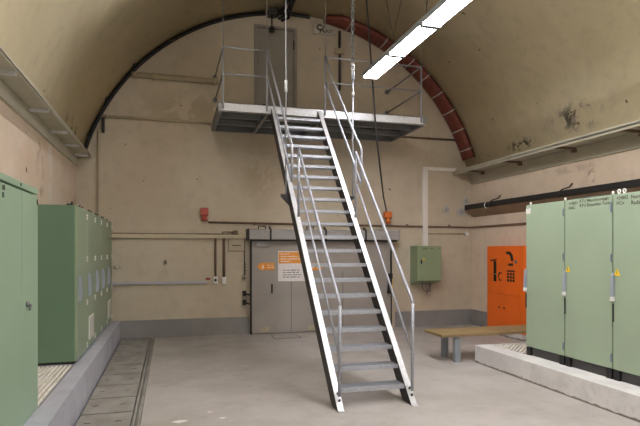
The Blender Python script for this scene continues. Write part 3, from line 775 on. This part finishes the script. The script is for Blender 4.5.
# ------------------------------------------------------------------ right green cabinets
FX = 4.589
def cabinet(y0, y1, lab, texts, sticker, white_plate, eye):
    r = thing('switch_cabinet', lab, 'cabinet', (FX+.3, (y0+y1)/2, RPZ), 'tall green cabinets on the right plinth')
    obj('base', box(NB(), FX+.04, FX+.60, y0+.02, y1-.02, RPZ, .36), 'base_dark', r)
    for y in (y0+.02, y1-.08): obj('foot_block', box(NB(), FX+.012, FX+.039, y, y+.08, RPZ, .358), 'black', r)
    obj('body', box(NB(), FX+.024, FX+.62, y0+.003, y1-.003, .361, 2.25, .004), 'green_cab', r)
    dr = obj('door', box(NB(), FX, FX+.022, y0+.007, y1-.007, .37, 2.245, .005), 'green_cab', r)
    # swing handle on the far edge
    hb = NB(); prism(hb, [(FX-.004, 1.09), (FX-.03, 1.10), (FX-.045, 1.16), (FX-.035, 1.37), (FX-.02, 1.40), (FX-.004, 1.40)], 'Y', y1-.032, y1-.010)
    h = obj('handle', hb, 'handle_grey', dr)
    obj('handle_pivot', box(NB(), FX-.05, FX-.002, y1-.036, y1-.007, 1.10, 1.15, .006), 'white', dr)
    obj('keeper_bar', box(NB(), FX-.012, FX-.001, y1-.02, y1-.009, .88, 1.07), 'dark', dr)
    for z in (2.10, 1.56, .48): 
        obj('hinge', box(NB(), FX-.014, FX-.001, y0+.004, y0+.022, z-.04, z+.05, .003), 'blue_grey', r)
    for s, size, yy, z in texts:
        for i, ln in enumerate(s.split('\n')): text('lettering', ln, size, (FX-.0006, yy, z-i*size*1.02), RX, BY, 'print', dr, .0008)
    if sticker:
        ys, zs = sticker
        st = obj('warning_sticker', prism(NB(), [(ys-.042, zs), (ys+.042, zs), (ys, zs+.078)], 'X', FX-.002, FX), 'yellow', dr)
        b = NB(); prism(b, [(ys+.010, zs+.06), (ys-.006, zs+.036), (ys+.004, zs+.034), (ys-.004, zs+.008), (ys+.014, zs+.03), (ys+.003, zs+.032)], 'X', FX-.003, FX-.002); obj('bolt_symbol', b, 'black', st)
    if white_plate: obj('name_plate', box(NB(), FX-.003, FX, y1-.10, y1-.005, 2.13, 2.20), 'white', dr)
    for yp in ((y1-.05,) if white_plate else ())+(y0+.03,):
        b = NB(); tube(b, [(FX+.04, yp, 2.25), (FX+.04, yp, 2.285)], .013, 8); obj('corner_pin', b, 'white', r)
    for e in eye:
        b = NB(); tube(b, [(FX+.05, e+.018*math.cos(t), 2.28+.018*math.sin(t)) for t in [2*PI*k/12 for k in range(13)]], .008, 6, False); tube(b, [(FX+.05, e, 2.25), (FX+.05, e, 2.264)], .012, 8); obj('lifting_eye', b, 'white', r)
cabinet(5.362, 6.085, 'plain green tall cabinet with small white plate, beside the orange cabinet', [], None, True, ())
cabinet(4.640, 5.360, 'middle green tall cabinet lettered RTU, with yellow warning triangle', [('+HB01\nHAC', .052, 5.29, 2.185), ('RTU Maschinentrafo\nRTU Rotordon Turbo', .052, 5.115, 2.20), ('H1', .05, 4.765, 2.19)], (5.30, 1.385), False, ())
cabinet(3.918, 4.638, 'green tall cabinet lettered Normal, cut by right picture edge', [('+HB02\nHCx', .052, 4.585, 2.185), ('Normal\nRada', .058, 4.40, 2.18)], (4.575, 1.375), False, (4.60, 4.53))
b = NB(); tube(b, [(FX+.12, 5.38, 2.262), (FX+.1, 5.2, 2.263), (FX+.09, 4.95, 2.263), (FX+.12, 4.7, 2.262)], .010, 6)
tag(obj('loose_cable', b, 'dark'), 'thin dark cable lying on top of the middle right green cabinet', 'cable')

# ------------------------------------------------------------------ left near cabinet
GX = -1.053
r = thing('large_cabinet', 'big green near cabinet at left picture edge with overhanging cap', 'cabinet', (-1.34, 4.1, LPZ))
obj('body', box(NB(), XL+.004, GX-.024, 2.90, 4.865, LPZ, 2.10), 'green_left', r)
obj('cap', box(NB(), XL+.004, GX, 2.90, 4.868, 2.108, 2.155, .005), 'green_left', r)
for y0, y1, hy in ((2.91, 3.62, None), (3.624, 4.365, None), (4.369, 4.862, 4.50)):
    dr = obj('door', box(NB(), GX-.022, GX, y0, y1, LPZ+.004, 2.092, .004), 'green_left', r)
    if hy:
        b = NB(); disc(b, (GX, hy, 1.235), (1,0,0), .022, .02, .02, 14); tube(b, [(GX+.02, hy, 1.235), (GX+.035, hy-.01, 1.225), (GX+.035, hy-.06, 1.20)], .009, 8); obj('handle', b, 'galv_dull', dr)
    elif y0 > 3.6:
        text('lettering', 'HB', .05, (GX+.0006, 3.885, 2.045), LX, BY, 'print', dr); text('lettering', '03', .05, (GX+.0006, 3.885, 1.995), LX, BY, 'print', dr)
obj('lock', box(NB(), GX, GX+.006, 4.82, 4.835, 2.02, 2.065), 'dark', r)
obj('vent_plug', box(NB(), GX, GX+.004, 4.33, 4.35, 2.12, 2.14), 'dark', r)

# ------------------------------------------------------------------ row of left cabinets
KX = -1.028
edge = [6.62, 7.38, 8.14, 8.85, 9.62, 10.38]
rowlab = ['first cabinet of the left row, its dark green side facing the viewer', 'second cabinet of the left row, with white vent low on its door',
          'third cabinet of the left row, plain door between two vented neighbours', 'fourth cabinet of the left row, plain door before the far vented one', 'fifth and farthest cabinet of the left row, with white vent by back wall']
for k in range(5):
    y0, y1 = edge[k], edge[k+1]
    r = thing('row_cabinet', 'grey-green '+rowlab[k], 'cabinet', (-1.3, (y0+y1)/2, LPZ), 'grey-green cabinets of the left row')
    obj('plinth_strip', box(NB(), XL+.01, KX-.03, y0+.01, y1-.002, LPZ, LPZ+.03), 'black', r)
    if k == 0:
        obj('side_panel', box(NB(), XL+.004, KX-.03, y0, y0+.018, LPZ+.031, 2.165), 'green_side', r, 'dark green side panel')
        obj('corner_post', box(NB(), KX-.029, KX, y0, y0+.03, LPZ+.031, 2.165, .004), 'green_dark', r)
    obj('body', box(NB(), XL+.004, KX-.03, y0+.019 if k == 0 else y0+.002, y1-.002, LPZ+.031, 2.165), 'green_dark', r)
    dr = obj('door', box(NB(), KX-.028, KX, y0+(.036 if k == 0 else .004), y1-.004, LPZ+.035, 2.16, .004), 'green_dark', r)
    for z in (2.075, 1.535, .98, .435):
        b = NB(); box(b, KX, KX+.016, y1-.045, y1-.015, z-.034, z-.004, .003); box(b, KX, KX+.016, y1-.045, y1-.015, z+.004, z+.034, .003); obj('hinge', b, 'white', r)
    b = NB(); yh = y0+.13
    prism(b, [(KX, 1.04), (KX+.03, 1.06), (KX+.04, 1.12), (KX+.03, 1.31), (KX+.02, 1.35), (KX, 1.35)], 'Y', yh-.014, yh+.014); obj('handle', b, 'handle_grey', dr)
    if k in (1, 4):
        va = obj('vent', box(NB(), KX, KX+.014, y0+.14 if k == 1 else y0+.10, y0+.55, .47, .775, .004), 'vent', dr)
        b = NB()
        for q in range(9): box(b, KX+.014, KX+.017, (y0+.17 if k == 1 else y0+.13), y0+.52, .495+.03*q, .505+.03*q)
        obj('louvre', b, 'housing', va)
    for yy in (y0+.1, y1-.1):
        b = NB(); tube(b, [(KX-.07, yy+.02*math.cos(t), 2.192+.02*math.sin(t)) for t in [2*PI*q/10 for q in range(11)]], .008, 5, False); tube(b, [(KX-.07, yy, 2.165), (KX-.07, yy, 2.174)], .014, 8); obj('lifting_eye', b, 'black', r)
for y0, y1, lab in ((6.72, 8.0, 'loose black cable lying on top of first left row cabinets'), (8.4, 9.9, 'loose black cable lying on top of farther left row cabinets')):
    b = NB(); tube(b, [(KX-.12+.03*math.sin(i*1.7), y0+(y1-y0)*i/12, 2.178+.012*abs(math.sin(i*1.1))) for i in range(13)], .012, 6); tag(obj('loose_cable', b, 'black'), lab, 'cable')

# ------------------------------------------------------------------ bench
r = thing('bench', 'low wooden slat bench on grey steel legs beyond the right plinth', 'bench', (4.6, 7.2, 0))
for k in range(4):
    y0 = 6.93+.142*k; obj('slat', box(NB(), 3.80, 5.95, y0, y0+.135, .375, .42, .006), 'wood', r)
for x in (4.03, 5.72):
    for y in (6.945, 7.30):
        b = NB(); box(b, x, x+.09, y, y+.08, 0, .345, .005); obj('leg', b, 'leg_grey', r)
    obj('cross_bar', box(NB(), x+.02, x+.08, 6.96, 7.47, .346, .374), 'leg_grey', r)

# ------------------------------------------------------------------ world, camera
w = bpy.data.worlds.new('World'); SC.world = w; w.use_nodes = True
w.node_tree.nodes['Background'].inputs[0].default_value = (.02, .02, .02, 1)
cam = bpy.data.cameras.new('Camera'); co = bpy.data.objects.new('Camera', cam); COL.objects.link(co)
co.location = (0, 0, 1.65); co.rotation_euler = (PI/2, 0, -math.atan(150/530))
cam.sensor_width = 36; cam.lens = 36*530/640; cam.shift_y = 37/640; cam.clip_start = .05; cam.clip_end = 100
SC.camera = co
vs = SC.view_settings
vs.view_transform = 'Standard'; vs.look = 'None'; vs.gamma = 1; vs.use_curve_mapping = False; vs.exposure = 0
SC.cycles.max_bounces = 10; SC.cycles.diffuse_bounces = 6
